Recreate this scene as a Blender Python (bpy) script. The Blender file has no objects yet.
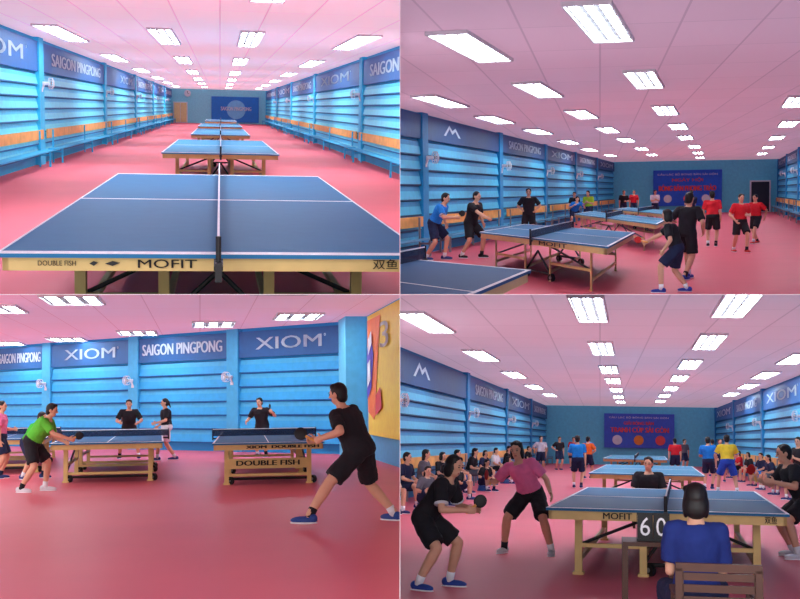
import bpy, bmesh, math, random
from mathutils import Vector, Matrix
random.seed(4)
sc = bpy.context.scene
COL = sc.collection
FPX = 1200.0
CAM = Vector((0, 0, 1.6))
sc.view_settings.view_transform = 'Standard'

# ---------------------------------------------------------------- materials
def lin(c):
    return tuple(((x/255.0)/12.92 if x/255.0 <= 0.04045 else ((x/255.0+0.055)/1.055)**2.4) for x in c) + (1.0,)
_mc = {}
def mat(name, rgb, rough=0.6, metal=0.0, emit=0.0, var=0.06, scale=6.0, alpha=1.0, spec=0.35):
    if name in _mc: return _mc[name]
    m = bpy.data.materials.new(name); m.use_nodes = True
    nt = m.node_tree; b = nt.nodes['Principled BSDF']
    c = lin(rgb)
    b.inputs['Roughness'].default_value = rough
    b.inputs['Metallic'].default_value = metal
    b.inputs['Specular IOR Level'].default_value = spec
    if emit > 0:
        b.inputs['Base Color'].default_value = c
        b.inputs['Emission Color'].default_value = c
        b.inputs['Emission Strength'].default_value = emit
    else:
        tc = nt.nodes.new('ShaderNodeTexCoord'); n = nt.nodes.new('ShaderNodeTexNoise')
        n.inputs['Scale'].default_value = scale
        nt.links.new(tc.outputs['Object'], n.inputs['Vector'])
        r = nt.nodes.new('ShaderNodeValToRGB')
        r.color_ramp.elements[0].position = 0.3; r.color_ramp.elements[1].position = 0.7
        r.color_ramp.elements[0].color = tuple(x*(1-var) for x in c[:3])+(1,)
        r.color_ramp.elements[1].color = tuple(min(1, x*(1+var)) for x in c[:3])+(1,)
        nt.links.new(n.outputs['Fac'], r.inputs['Fac'])
        nt.links.new(r.outputs['Color'], b.inputs['Base Color'])
    if alpha < 1: b.inputs['Alpha'].default_value = alpha
    _mc[name] = m
    return m
def tile_mat(name, rgb, seam, w, h, glow=0.5, gcol=(225,240,250), rough=0.8, mortar=0.016):
    """plain ceiling tiles with thin seams, plus an added emission as fill light"""
    m = bpy.data.materials.new(name); m.use_nodes = True
    nt = m.node_tree; b = nt.nodes['Principled BSDF']
    tc = nt.nodes.new('ShaderNodeTexCoord'); br = nt.nodes.new('ShaderNodeTexBrick')
    br.offset = 0.0; br.squash = 1.0
    c = lin(rgb)
    br.inputs['Color1'].default_value = c
    br.inputs['Color2'].default_value = tuple(x*0.95 for x in c[:3])+(1,)
    br.inputs['Mortar'].default_value = lin(seam)
    br.inputs['Scale'].default_value = 1.0
    br.inputs['Mortar Size'].default_value = mortar
    br.inputs['Brick Width'].default_value = w
    br.inputs['Row Height'].default_value = h
    nt.links.new(tc.outputs['Object'], br.inputs['Vector'])
    nt.links.new(br.outputs['Color'], b.inputs['Base Color'])
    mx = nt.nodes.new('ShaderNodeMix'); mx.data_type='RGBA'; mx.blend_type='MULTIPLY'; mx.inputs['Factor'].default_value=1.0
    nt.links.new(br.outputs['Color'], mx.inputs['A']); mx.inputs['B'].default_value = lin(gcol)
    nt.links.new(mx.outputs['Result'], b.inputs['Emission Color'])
    b.inputs['Emission Strength'].default_value = glow  # emission added to brighten the hall evenly; the tiles are no lamps
    b.inputs['Roughness'].default_value = rough
    b.inputs['Specular IOR Level'].default_value = .1
    return m

# ---------------------------------------------------------------- geometry
class G:
    def __init__(s): s.v=[]; s.f=[]; s.m=[]
    def add(s, vs, fs, m=0):
        o=len(s.v); s.v += [tuple(x) for x in vs]
        for f in fs: s.f.append(tuple(i+o for i in f)); s.m.append(m)
    def hexa(s, p, m=0):
        s.add(p, [(3,2,1,0),(4,5,6,7),(0,1,5,4),(1,2,6,5),(2,3,7,6),(3,0,4,7)], m)
    def box(s, x0,x1,y0,y1,z0,z1,m=0):
        s.hexa([(x0,y0,z0),(x1,y0,z0),(x1,y1,z0),(x0,y1,z0),(x0,y0,z1),(x1,y0,z1),(x1,y1,z1),(x0,y1,z1)],m)
    def cone(s,p0,p1,r0,r1,m=0,n=12,caps=True):
        p0=Vector(p0);p1=Vector(p1);d=(p1-p0)
        if d.length<1e-6: return
        d.normalize(); a=d.orthogonal().normalized(); b=d.cross(a)
        vs=[]
        for p,r in((p0,r0),(p1,r1)):
            for i in range(n):
                t=2*math.pi*i/n; vs.append(p+(a*math.cos(t)+b*math.sin(t))*r)
        fs=[(i,(i+1)%n,n+(i+1)%n,n+i) for i in range(n)]
        if caps: fs+= [tuple(range(n-1,-1,-1)),tuple(range(n,2*n))]
        s.add(vs,fs,m)
    def ell(s,c,r,ax=None,m=0,n=14,k=9):
        c=Vector(c)
        if ax is None: ax=(Vector((1,0,0)),Vector((0,1,0)),Vector((0,0,1)))
        vs=[c+ax[2]*r[2]]
        for j in range(1,k):
            ph=math.pi*j/k
            for i in range(n):
                t=2*math.pi*i/n
                vs.append(c+ax[0]*(r[0]*math.sin(ph)*math.cos(t))+ax[1]*(r[1]*math.sin(ph)*math.sin(t))+ax[2]*(r[2]*math.cos(ph)))
        vs.append(c-ax[2]*r[2]); L=len(vs)-1; fs=[]
        for i in range(n):
            fs.append((0,1+i,1+(i+1)%n))
            for j in range(k-2):
                a=1+j*n; fs.append((a+i,a+n+i,a+n+(i+1)%n,a+(i+1)%n))
            a=1+(k-2)*n; fs.append((a+(i+1)%n,a+i,L))
        s.add(vs,fs,m)
    def cap(s,p0,p1,r0,r1,m=0):
        s.cone(p0,p1,r0,r1,m); s.ell(p0,(r0,r0,r0),m=m,n=10,k=6); s.ell(p1,(r1,r1,r1),m=m,n=10,k=6)
    def loft(s,rings,m=0,n=18):
        vs=[];fs=[]
        for c,a,ra,b,rb in rings:
            for i in range(n):
                t=2*math.pi*i/n; vs.append(Vector(c)+a*(ra*math.cos(t))+b*(rb*math.sin(t)))
        for j in range(len(rings)-1):
            for i in range(n): fs.append((j*n+i,j*n+(i+1)%n,(j+1)*n+(i+1)%n,(j+1)*n+i))
        fs.append(tuple(range(n-1,-1,-1))); fs.append(tuple(range((len(rings)-1)*n,len(rings)*n)))
        s.add(vs,fs,m)
    def torus(s,c,ax,R,r,m=0,n=20,k=6):
        c=Vector(c);ax=Vector(ax).normalized();a=ax.orthogonal().normalized();b=ax.cross(a);vs=[];fs=[]
        for i in range(n):
            t=2*math.pi*i/n; d=a*math.cos(t)+b*math.sin(t)
            for j in range(k):
                u=2*math.pi*j/k; vs.append(c+d*(R+r*math.cos(u))+ax*(r*math.sin(u)))
        for i in range(n):
            for j in range(k): fs.append((i*k+j,((i+1)%n)*k+j,((i+1)%n)*k+(j+1)%k,i*k+(j+1)%k))
        s.add(vs,fs,m)
    def mesh(s,name,mats,smooth=False):
        me=bpy.data.meshes.new(name); me.from_pydata(s.v,[],s.f)
        for x in mats: me.materials.append(x)
        me.polygons.foreach_set('material_index',s.m)
        if smooth: me.polygons.foreach_set('use_smooth',[True]*len(s.f))
        me.update(); return me

# ---------------------------------------------------------------- room frames
class Room:
    def __init__(s, ax, hy, H, Hc, sx, sz, key):
        d=Vector(((ax-400)/FPX,1,(299.5-hy)/FPX)).normalized()
        r=d.cross(Vector((0,0,1))).normalized(); u=r.cross(d)
        s.M=Matrix.Translation(CAM-u*H) @ Matrix(((r.x,d.x,u.x,0),(r.y,d.y,u.y,0),(r.z,d.z,u.z,0),(0,0,0,1)))
        s.H=H; s.Hc=Hc; s.sx=sx; s.sz=sz; s.key=key; s.objs=[]
def link(room,name,data,mw=None,parent=None,smooth=False):
    o=bpy.data.objects.new(name,data); COL.objects.link(o)
    if parent is not None:
        o.parent=parent
    else:
        o.matrix_world = room.M @ (mw if mw is not None else Matrix.Identity(4))
    room.objs.append(o); return o
def TR(x,y,z=0,yaw=0): return Matrix.Translation((x,y,z)) @ Matrix.Rotation(math.radians(yaw),4,'Z')
def tag(o,label,cat,group=None):
    o['label']=' '.join(label.split()[:12]); o['category']=cat
    if group: o['group']=group

# ---------------------------------------------------------------- text
_tx={}
def text_geo(s):
    if s in _tx: return _tx[s]
    cu=bpy.data.curves.new('t','FONT'); cu.body=s; cu.align_x='CENTER'; cu.resolution_u=3
    o=bpy.data.objects.new('t',cu); COL.objects.link(o)
    dg=bpy.context.evaluated_depsgraph_get()
    me=bpy.data.meshes.new_from_object(o.evaluated_get(dg))
    vs=[v.co.copy() for v in me.vertices]; fs=[tuple(p.vertices) for p in me.polygons]
    bpy.data.objects.remove(o); bpy.data.meshes.remove(me)
    if vs:
        x0=min(v.x for v in vs);x1=max(v.x for v in vs);y0=min(v.y for v in vs);y1=max(v.y for v in vs)
        vs=[((v.x-x0)/(x1-x0+1e-9),(v.y-y0)/(y1-y0+1e-9)) for v in vs]
    _tx[s]=(vs,fs); return _tx[s]
def put_text(g,s,fn,m=0,bold=0.0):
    vs,fs=text_geo(s)
    for d in ((0,) if not bold else (-bold,0,bold)):
        g.add([fn(a+d,b) for a,b in vs],fs,m)

WHITE=mat('white_paint',(238,240,244),0.5)
BLACK=mat('black_plastic',(22,22,24),0.5)
METAL=mat('grey_metal',(150,150,155),0.35,0.6)
LOUV=mat('louver_grey',(222,216,220),0.7)
LBASE=mat('fixture_tray',(140,136,142),0.7)
DSTEEL=mat('dark_steel',(46,44,46),0.45,0.5)
GOLD=mat('gold_frame',(218,184,116),0.45,0.0)
WOOD=mat('orange_wood',(240,176,92),0.5,var=0.15,scale=3)
DWOOD=mat('dark_wood',(74,42,28),0.45,var=0.2)
NAVY=mat('navy_banner',(20,84,146),0.5)
NAVY2=mat('blue_banner',(22,108,182),0.5)
NETM=mat('net_mesh',(20,40,80),0.8,alpha=0.75)
TOPB=mat('table_blue',(40,108,152),0.6,var=0.03,spec=.15)
TOPB2=mat('table_blue_light',(58,144,184),0.6,var=0.03,spec=.15)
TOPB3=mat('table_blue_deep',(34,88,138),0.6,var=0.03,spec=.15)
RED=mat('red_rubber',(190,30,30),0.6)
EMIT=mat('lamp_tube_glow',(232,248,255),0.5,emit=19.0)
LET=mat('banner_letters',(214,236,250),.6)

# ---------------------------------------------------------------- furniture
def ceiling_light(room, spots, w, l, yaw, label, group, louver=7):
    fr=0.02
    h=G(); h.box(-w/2-fr,w/2+fr,-l/2-fr*3,-l/2,-.05,0); h.box(-w/2-fr,w/2+fr,l/2,l/2+fr*3,-.05,0)
    h.box(-w/2-fr,-w/2,-l/2,l/2,-.05,0); h.box(w/2,w/2+fr,-l/2,l/2,-.05,0); h.box(-w/2,w/2,-l/2,l/2,-.012,0,1)
    hm=h.mesh('ceiling_light',[LOUV,LBASE])
    lon = l>=w
    tubes=[]
    for i in range(3):
        g=G(); c=(i-1)*0.33
        if lon: g.box(w*(c-.085),w*(c+.085),-l*.49,l*.49,-.032,-.016)
        else: g.box(-w*.49,w*.49,l*(c-.085),l*(c+.085),-.032,-.016)
        tubes.append(g.mesh('lamp_tube',[EMIT]))
    n=louver
    lw=(.012*l/1.2*.7) if lon else .014
    cuts=[((i+1)/(n+1)-.5) for i in range(n)]
    vs=[];g=G();idx={}
    if lon:
        b=[-l/2]+[v for t in cuts for v in (l*t-lw,l*t+lw)]+[l/2]; a=[-w/2,-.01,.01,w/2]
        for jj,y in enumerate(b):
            for ii,x in enumerate(a):
                idx[(ii,jj)]=len(vs); vs.append((x,y,-.045))
    else:
        b=[-w/2]+[v for t in cuts for v in (w*t-lw,w*t+lw)]+[w/2]; a=[-l/2,-.02,.02,l/2]
        for jj,x in enumerate(b):
            for ii,y in enumerate(a):
                idx[(ii,jj)]=len(vs); vs.append((x,y,-.045))
    fs=[(idx[(i,j)],idx[(i,j+1)],idx[(i+1,j+1)],idx[(i+1,j)]) for i in range(3) for j in range(len(b)-1) if i==1 or j%2==1]
    g.add(vs,fs)
    lm=g.mesh('louver',[LBASE])
    for (x,y) in spots:
        o=link(room,'ceiling_light',hm,TR(x,y,room.Hc-.005,yaw)); tag(o,label,'ceiling light',group)
        for t in tubes: link(room,'lamp_tube',t,parent=o)
        link(room,'louver',lm,parent=o)

def tt_table(room,O,a,b,zt=0.76,net='u',words=None,label='',us=(.12,.40,.60,.88),vs=(.1,.9),top=None,wheels=True,lowpanel=None,edge=1.0,marks=(),wb=.006):
    O=Vector(O);a=Vector(a);b=Vector(b); c=O+a/2+b/2
    la=a.length; lb=b.length
    top=top or TOPB
    def P(u,v,z): q=O+a*u+b*v-c; return (q.x,q.y,z)
    def pr(g,u0,u1,v0,v1,z0,z1,m=0): g.hexa([P(u0,v0,z0),P(u1,v0,z0),P(u1,v1,z0),P(u0,v1,z0),P(u0,v0,z1),P(u1,v0,z1),P(u1,v1,z1),P(u0,v1,z1)],m)
    root=bpy.data.objects.new('table_tennis_table',None); COL.objects.link(root); root.matrix_world=room.M@TR(c.x,c.y)
    root.empty_display_size=.3; tag(root,label,'table tennis table','table tennis tables in the hall')
    g=G(); pr(g,0,1,0,1,zt-.028,zt,0)
    du=.03/la*edge if la<4 else .014; dv=.014 if lb>4 else .03/lb
    e=zt+.002
    for (u0,u1,v0,v1) in ((0,1,0,dv),(0,1,1-dv,1),(0,du,dv,1-dv),(1-du,1,dv,1-dv)): pr(g,u0,u1,v0,v1,zt,e,1)
    if net=='u': pr(g,du,1-du,.5-dv*.25,.5+dv*.25,zt,e,1)
    else: pr(g,.5-du*.25,.5+du*.25,dv,1-dv,zt,e,1)
    link(room,'table_top',g.mesh('table_top',[top,WHITE]),parent=root)
    g=G(); z0=zt-.125; z1=zt-.028; iu=.01; iv=.008
    pr(g,iu,1-iu,iv,iv+.012,z0,z1); pr(g,iu,1-iu,1-iv-.012,1-iv,z0,z1)
    pr(g,iu,iu+.014,iv,1-iv,z0,z1); pr(g,1-iu-.014,1-iu,iv,1-iv,z0,z1)
    link(room,'apron',g.mesh('apron',[GOLD]),parent=root)
    tu=.04/la; tv=.06/lb
    if net!='u': us=(.12,.88); vs=(.08,.42,.58,.92)
    for u in us:
        for v in vs:
            g=G(); pr(g,u-tu,u+tu,v-tv,v+tv,.03,z0)
            pr(g,u-tu*1.5,u+tu*1.5,v-tv*1.5,v+tv*1.5,0,.03)
            link(room,'leg',g.mesh('leg',[GOLD]),parent=root)
    g=G()
    if net=='u':
        for u in us: pr(g,u-tu*.7,u+tu*.7,vs[0],vs[-1],.14,.19)
        for v in vs:
            pr(g,us[0],us[1],v-tv*.6,v+tv*.6,.30,.345); pr(g,us[2],us[3],v-tv*.6,v+tv*.6,.30,.345)
    else:
        for v in vs: pr(g,us[0],us[1],v-tv*.6,v+tv*.6,.14,.19)
        for u in us: pr(g,u-tu*.7,u+tu*.7,vs[0],vs[1],.3,.345); pr(g,u-tu*.7,u+tu*.7,vs[2],vs[3],.3,.345)
    link(room,'stretcher',g.mesh('stretcher',[GOLD]),parent=root)
    if wheels:
        for v in ((vs[0],vs[-1]) if net=='u' else ()):
            for (ua,ub) in ((us[0],us[1]),(us[3],us[2])):
                g=G(); g.cone(P(ua,v+.01,.32),P(ub,v+.01,z0-.02),.018,.018,n=8); link(room,'strut',g.mesh('strut',[DSTEEL]),parent=root)
            g=G(); g.cone(P(us[1],v+.012,.12),P(us[2],v+.012,.12),.024,.024,n=8); g.cone(P(us[1],v+.012,.12),P(.5,v+.012,.5),.02,.02,n=8); g.cone(P(us[2],v+.012,.12),P(.5,v+.012,.5),.02,.02,n=8)
            link(room,'folding_carriage',g.mesh('folding_carriage',[DSTEEL]),parent=root)
        if net!='u':
            for u in us:
                g=G(); g.cone(P(u,vs[0]+.02,.16),P(u,vs[1]-.02,z0-.03),.02,.02,n=8); link(room,'strut',g.mesh('strut',[DSTEEL]),parent=root)
            g=G(); g.cone(P(us[0],vs[0]-.003,.1),P(us[1],vs[0]-.003,.1),.024,.024,n=8); link(room,'folding_carriage',g.mesh('folding_carriage',[DSTEEL]),parent=root)
        for u in ((us[1],us[2]) if net=='u' else us):
            for v in ((vs[0],vs[-1]) if net=='u' else (vs[0],vs[1],vs[2])):
                p=Vector(P(u+(.07/la),v,.07)); g=G(); g.cone(p+Vector((-.02,-.02,0)),p+Vector((.02,.02,0)),.07,.07,0,16)
                g.cone(p+Vector((-.024,-.024,0)),p+Vector((.024,.024,0)),.028,.028,1,10)
                link(room,'wheel',g.mesh('wheel',[BLACK,METAL]),parent=root)
    g=G()
    if net=='u': pr(g,.5-.006/la,.5+.006/la,-.04,1.04,zt+.004,zt+.14,0); pr(g,.5-.008/la,.5+.008/la,-.04,1.04,zt+.14,zt+.155,1)
    else: pr(g,-.06,1.06,.498,.502,zt+.004,zt+.14,0); pr(g,-.06,1.06,.497,.503,zt+.14,zt+.155,1)
    link(room,'net',g.mesh('net',[NETM,WHITE]),parent=root)
    for v in (0,1):
        g=G()
        if net=='u':
            vv=-.04 if v==0 else 1.04
            p=Vector(P(.5,vv,zt)); g.cone(p+Vector((0,0,-.1)),p+Vector((0,0,.165)),.018,.018); pr(g,.5-.03/la,.5+.03/la,min(vv,v),max(vv,v)+.001,zt-.06,zt-.03); pr(g,.5-.022/la,.5+.022/la,vv-.1/lb,vv+.1/lb,zt-.12,zt+.0)
        else:
            uu=-.06 if v==0 else 1.06
            p=Vector(P(uu,.5,zt)); g.cone(p+Vector((0,0,-.08)),p+Vector((0,0,.165)),.016,.016); pr(g,min(uu,v),max(uu,v)+.001,.498,.502,zt-.06,zt-.03)
        link(room,'net_post',g.mesh('net_post',[BLACK]),parent=root)
    fy=iv-.0035*(6/lb)
    for (s,u0,u1,h0,h1) in (words or []):
        g=G(); put_text(g,s,lambda tx,ty:(lambda q:(q[0],q[1],zt-.115+.085*(h0+(h1-h0)*ty)))(P(u0+(u1-u0)*tx,fy,0)),bold=wb)
        link(room,'lettering',g.mesh('lettering',[BLACK]),parent=root)
    for (u0,u1) in marks:
        g=G(); um=(u0+u1)/2; zc=zt-.073
        g.add([P(u0,fy,zc),P(um,fy,zc-.016),P(u1,fy,zc+.006),P(um,fy,zc+.018)],[(0,1,2,3)])
        link(room,'emblem',g.mesh('emblem',[BLACK]),parent=root)
    if lowpanel:
        g=G(); pr(g,us[0],us[1],vs[0]-tv*1.2,vs[0]-tv*1.0,.28,.46)
        link(room,'panel',g.mesh('panel',[GOLD]),parent=root)
        g=G(); put_text(g,lowpanel,lambda tx,ty:(lambda q:(q[0],q[1],.335+.09*ty))(P(us[0]+(us[1]-us[0])*(.12+.76*tx),vs[0]-tv*1.35,0)),bold=.006)
        link(room,'lettering',g.mesh('lettering',[BLACK]),parent=root)
    return root

def wall_frame(p0,p1):
    p0=Vector(p0);p1=Vector(p1);d=p1-p0
    return TR(p0.x,p0.y,0,math.degrees(math.atan2(d.y,d.x))), d.length
def fan(room,p0,p1,t,z,s=.75):
    Mx,L=wall_frame(p0,p1); x=L*t
    root=bpy.data.objects.new('wall_fan',None); COL.objects.link(root); root.matrix_world=room.M@Mx@Matrix.Translation((x,-.16,z))
    tag(root,'white wall-mounted fan on a blue pillar','fan','wall fans on the pillars')
    g=G(); g.cone((0,0,-.25*s),(0,-.05,-.05*s),.03,.03); g.box(-.06,.06,-.02,.1,-.32*s,-.2*s); g.cone((0,-.02,0),(0,-.2,0),.07*s,.06*s)
    link(room,'bracket',g.mesh('bracket',[WHITE]),parent=root)
    g=G()
    for y,R in((-.2,.2),(-.3,.2),(-.33,.13),(-.34,.06)): g.torus((0,y*1,0),(0,1,0),R*s,.008*s)
    for i in range(12):
        a=math.pi*2*i/12; q=Vector((math.cos(a)*.2*s,-.2,math.sin(a)*.2*s)); g.cone(q,(q.x,-.3,q.z),.005,.005,n=5); g.cone((q.x,-.3,q.z),(0,-.34,0),.005,.005,n=5)
    link(room,'fan_guard',g.mesh('fan_guard',[WHITE]),parent=root)
    g=G(); g.ell((0,-.26,0),(.05*s,.03,.05*s))
    for i in range(3):
        a=2*math.pi*i/3; c=Vector((math.cos(a)*.1*s,-.26,math.sin(a)*.1*s)); g.ell(c,(.09*s,.006,.05*s),(Vector((math.cos(a),0,math.sin(a))),Vector((0,1,0)),Vector((-math.sin(a),0,math.cos(a)))))
    link(room,'fan_blades',g.mesh('fan_blades',[METAL]),parent=root)

def bay(room,p0,p1,text,zb0,zb1,slat,dark,pill,ntrim,bench=True,bmat=None,tfrac=(.15,.85),benchx=(.06,.94),zs=.25,fanz=None,pw=.5,npitch=7,logo=False,seatm=None):
    Mx,L=wall_frame(p0,p1)
    g=G(); g.box(-pw/2,pw/2,-.16,0,0,room.Hc)
    o=link(room,'trim_%d'%ntrim,g.mesh('trim',[pill]),Mx); o['kind']='structure'
    g=G(); pit=(zb0-.05-zs)/npitch
    x0=pw/2+.02;x1=L-pw/2-.02
    for i in range(npitch):
        za=zs+i*pit; zc=za+pit+(.0 if i==npitch-1 else .002)
        zm=za+pit*.62
        pts=[(-.02,za),(-.11,za),(-.11,za+.035),(-.075,zm),(-.05,zc-.02),(-.02,zc)]
        vs=[(x0,y,zz) for y,zz in pts]+[(x1,y,zz) for y,zz in pts]
        g.add(vs,[(0,1,7,6)],1); g.add(vs,[(1,2,8,7)],2); g.add(vs,[(2,3,9,8)],0); g.add(vs,[(3,4,10,9)],3); g.add(vs,[(4,5,11,10)],1); g.add(vs,[(5,4,3,2,1,0),(6,7,8,9,10,11)],1)  # ledges, lips and end faces take the darker blue
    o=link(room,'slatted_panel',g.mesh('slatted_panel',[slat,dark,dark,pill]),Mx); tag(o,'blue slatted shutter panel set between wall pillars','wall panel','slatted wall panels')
    g=G(); g.box(.06,L-.06,-.12,-.03,zb0,zb1)
    root=link(room,'banner',g.mesh('banner',[bmat or NAVY]),Mx)
    tag(root,'long dark blue banner with white lettering fixed high on the wall' if text else 'dark blue banner with a white peaked emblem high on the wall','banner','banners along the walls')
    hh=zb1-zb0
    if text:
        g=G(); put_text(g,text,lambda tx,ty:(L*(tfrac[0]+(tfrac[1]-tfrac[0])*tx),-.14,zb0+hh*(.28+.46*ty)),bold=.005)
        link(room,'lettering',g.mesh('lettering',[LET]),parent=root)
        if text=='XIOM':
            g=G(); x=L*(tfrac[1]+.03); g.torus((x,-.14,zb0+hh*.7),(0,1,0),hh*.04,hh*.012,n=12,k=4); link(room,'registered_mark',g.mesh('registered_mark',[LET]),parent=root)
    if logo:
        g=G(); x=L*.2; w=L*.2; z=zb0+hh*.3; h=hh*.5
        pk=[(0,0),(.32,1),(.5,.55),(.68,.85),(1,0),(.86,0),(.67,.55),(.5,.2),(.33,.68),(.12,0)]
        g.add([(x+w*a,-.14,z+h*b) for a,b in pk],[(0,1,8,9),(1,2,7,8),(2,3,6,7),(3,4,5,6)])
        link(room,'emblem',g.mesh('emblem',[LET]),parent=root)
    if bench:
        r=bpy.data.objects.new('bench',None); COL.objects.link(r); r.matrix_world=room.M@Mx@Matrix.Translation((L*.5,-.4,0))
        tag(r,'long wooden bench with plank backrest against the wall','bench','wall benches')
        w=L*(benchx[1]-benchx[0])/2
        g=G(); g.box(-w,w,.16,.2,.74,1.0); link(room,'backrest',g.mesh('backrest',[WOOD]),parent=r)
        g=G(); g.box(-w,w,-.16,.16,.42,.45); link(room,'seat',g.mesh('seat',[seatm or mat('grey_blue_seat',(80,150,190),.6)]),parent=r)
        for x in(-w*.9,0,w*.9):
            g=G(); g.box(x-.04,x+.04,-.15,-.10,0,.41); g.box(x-.04,x+.04,.12,.16,0,.98); g.box(x-.03,x+.03,-.12,.12,.3,.35); link(room,'leg',g.mesh('leg',[seatm or METAL]),parent=r)
    if fanz: fan(room,p0,p1,0.0,fanz)

# ---------------------------------------------------------------- people
SK=mat('skin',(222,170,140),.6,var=.04); HAIR=mat('black_hair',(26,22,22),.5,var=.2)
EYE=mat('eye_dark',(18,12,10),.3); LIP=mat('lips',(170,90,82),.6)
REM=[]; CLOTH=set()
def ik(a,t,l1,l2,pole):
    d=t-a; D=d.length
    if D>(l1+l2)*.995: d=d*((l1+l2)*.995/D); D=d.length; t=a+d
    D=max(D,abs(l1-l2)+.02)
    n=d.normalized(); x=(l1*l1-l2*l2+D*D)/(2*D); h=math.sqrt(max(0,l1*l1-x*x))
    pp=pole-n*pole.dot(n)
    if pp.length<1e-4: pp=n.orthogonal()
    return a+n*x+pp.normalized()*h, t
POSES={
 'stand':dict(),
 'ready':dict(hip=(0,-.16,.76),lean=38,lh=(.26,.34,.98),rh=(-.24,.40,1.0),lf=(.26,.05),rf=(-.26,-.08)),
 'walk':dict(hip=(0,0,.875),lean=4,lh=(.24,-.16,.88),rh=(-.24,.2,.9),lf=(.08,.26),rf=(-.08,-.24)),
 'sit':dict(hip=(0,0,.50),lean=10,lh=(.13,.34,.60),rh=(-.13,.34,.60),lf=(.13,.44),rf=(-.13,.44)),
 'reach':dict(hip=(0,-.05,.84),lean=30,lh=(.24,.15,.82),rh=(-.2,.55,.98),lf=(.2,.12),rf=(-.2,-.18)),
 'akimbo':dict(lh=(.24,.08,1.0),rh=(-.24,.12,1.02)),
}
PDESC={'stand':'standing','ready':'crouched ready to play','walk':'walking','sit':'seated','reach':'reaching out a hand','akimbo':'standing with arms bent'}
def person(room,X,Y,yaw,pose='stand',h=1.7,shirt=('black',(28,28,34)),pants=('black',(24,24,30)),shoe=(40,60,120),lod=1,fem=False,hair='short',paddle=None,longpants=False,extra='',desc=None,z=0,accent=None,**ov):
    rr=random.Random(int(X*100)+int(Y*10))
    p=dict(hip=(0,0,.90),lean=2,side=0,lh=(.25,.04,.80),rh=(-.25,.04,.80),lf=(.11,0),rf=(-.11,0),hyaw=0,hpitch=0,curl=35,bulk=1.06,epole=.6)
    p.update(POSES[pose])
    if pose=='stand':
        v=rr.choice([0,1,2,3])
        if v==1: p.update(lh=(.04,.20,1.14),rh=(-.02,.24,1.10))
        elif v==2: p.update(rh=(-.17,.02,.98),epole=1.2)
        elif v==3: p.update(lh=(.12,.26,1.05))
        p.update(side=rr.uniform(-3,3),hip=(rr.uniform(-.03,.03),0,.895),rf=(-.12,rr.uniform(-.08,.1)),hyaw=rr.uniform(-30,30))
    if pose=='sit': p.update(hyaw=rr.uniform(-25,25),lean=rr.uniform(4,20))
    p.update(ov)
    k=h/1.7; bk=p['bulk']
    L=lambda s,f,u: Vector((s*k,-f*k,u*k))
    up=Vector((0,0,1)); fw=Vector((0,-1,0)); sd=Vector((1,0,0))
    ln=math.radians(p['lean']); sl=math.radians(p['side'])
    hip=L(*p['hip'])
    tu=(fw*math.sin(ln)+up*math.cos(ln)); tu=(tu*math.cos(sl)+sd*math.sin(sl)).normalized()
    tf=(fw-tu*fw.dot(tu)).normalized()
    ts=tu.cross(tf)
    if ts.dot(sd)<0: ts=-ts
    neck=hip+tu*.50*k
    sw=(.165 if fem else .185)*k*(.5+.5*bk)
    shl=neck-tu*.055*k+ts*sw; shr=neck-tu*.055*k-ts*sw
    hu=(tu*.45+up*.75); hp=math.radians(p['hpitch'])
    hy_=math.radians(p['hyaw']); hu.normalize()
    hf=(fw*math.cos(hy_)+sd*math.sin(hy_)); hf=(hf-hu*hf.dot(hu)).normalized()
    hf,hu=(hf*math.cos(hp)+hu*math.sin(hp)),(hu*math.cos(hp)-hf*math.sin(hp))
    hs=hf.cross(hu)
    hc=neck+hu*.155*k+hf*.02*k
    hl=hip+sd*.088*k-up*.02*k; hr=hip-sd*.088*k-up*.02*k
    kp=fw+up*.15
    def foot(t): return L(t[0],t[1],(t[2] if len(t)>2 else .085))
    anl=foot(p['lf']); anr=foot(p['rf'])
    knl,anl=ik(hl,anl,.425*k,.42*k,kp+sd*.25); knr,anr=ik(hr,anr,.425*k,.42*k,kp-sd*.25)
    ep=p['epole']
    ell_,wl=ik(shl,L(*p['lh']),.29*k,.255*k,(-fw*.5-up*.6+sd*ep)); elr,wr=ik(shr,L(*p['rh']),.29*k,.255*k,(-fw*.5-up*.6-sd*ep))
    fs=.92 if fem else 1.0
    def torso(g,inf,t0,t1):
        prof=[(-.16,.10,.085),(-.08,.150,.108),(0,.165,.115),(.15,.152,.110),(.33,.142*fs,.104),(.55,.158*fs,.112),(.75,.176*fs,.116),(.88,.168*fs,.098),(.96,.11,.075),(1.02,.06,.058)]
        rings=[]
        for t,w,d in prof:
            if t<t0-1e-6 or t>t1+1e-6: continue
            rings.append((hip+tu*(.5*k*t),ts,(w*bk+inf)*k,tf,(d*bk+inf)*k))
        g.loft(rings)
    vox=(.0085,.0125,.02)[lod]
    g=G(); torso(g,0,-.16,1.02)
    g.cap(neck-tu*.03*k,hc-hu*.05*k,.058*k,.052*k)
    g.ell(hc+hu*.015*k,(.076*k,.095*k,.098*k),(hs,hf,hu)); g.ell(hc+hf*.018*k-hu*.055*k,(.058*k,.066*k,.062*k),(hs,hf,hu))
    g.cone(hc+hf*.088*k+hu*.01*k,hc+hf*.112*k-hu*.025*k,.008*k,.015*k)
    for sgn in(-1,1):
        g.ell(hc+hs*(sgn*.078*k)-hu*.005*k-hf*.005*k,(.011*k,.02*k,.032*k),(hs,hf,hu))
    fr=(.0088,.0115,.013)[lod]*k
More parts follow.
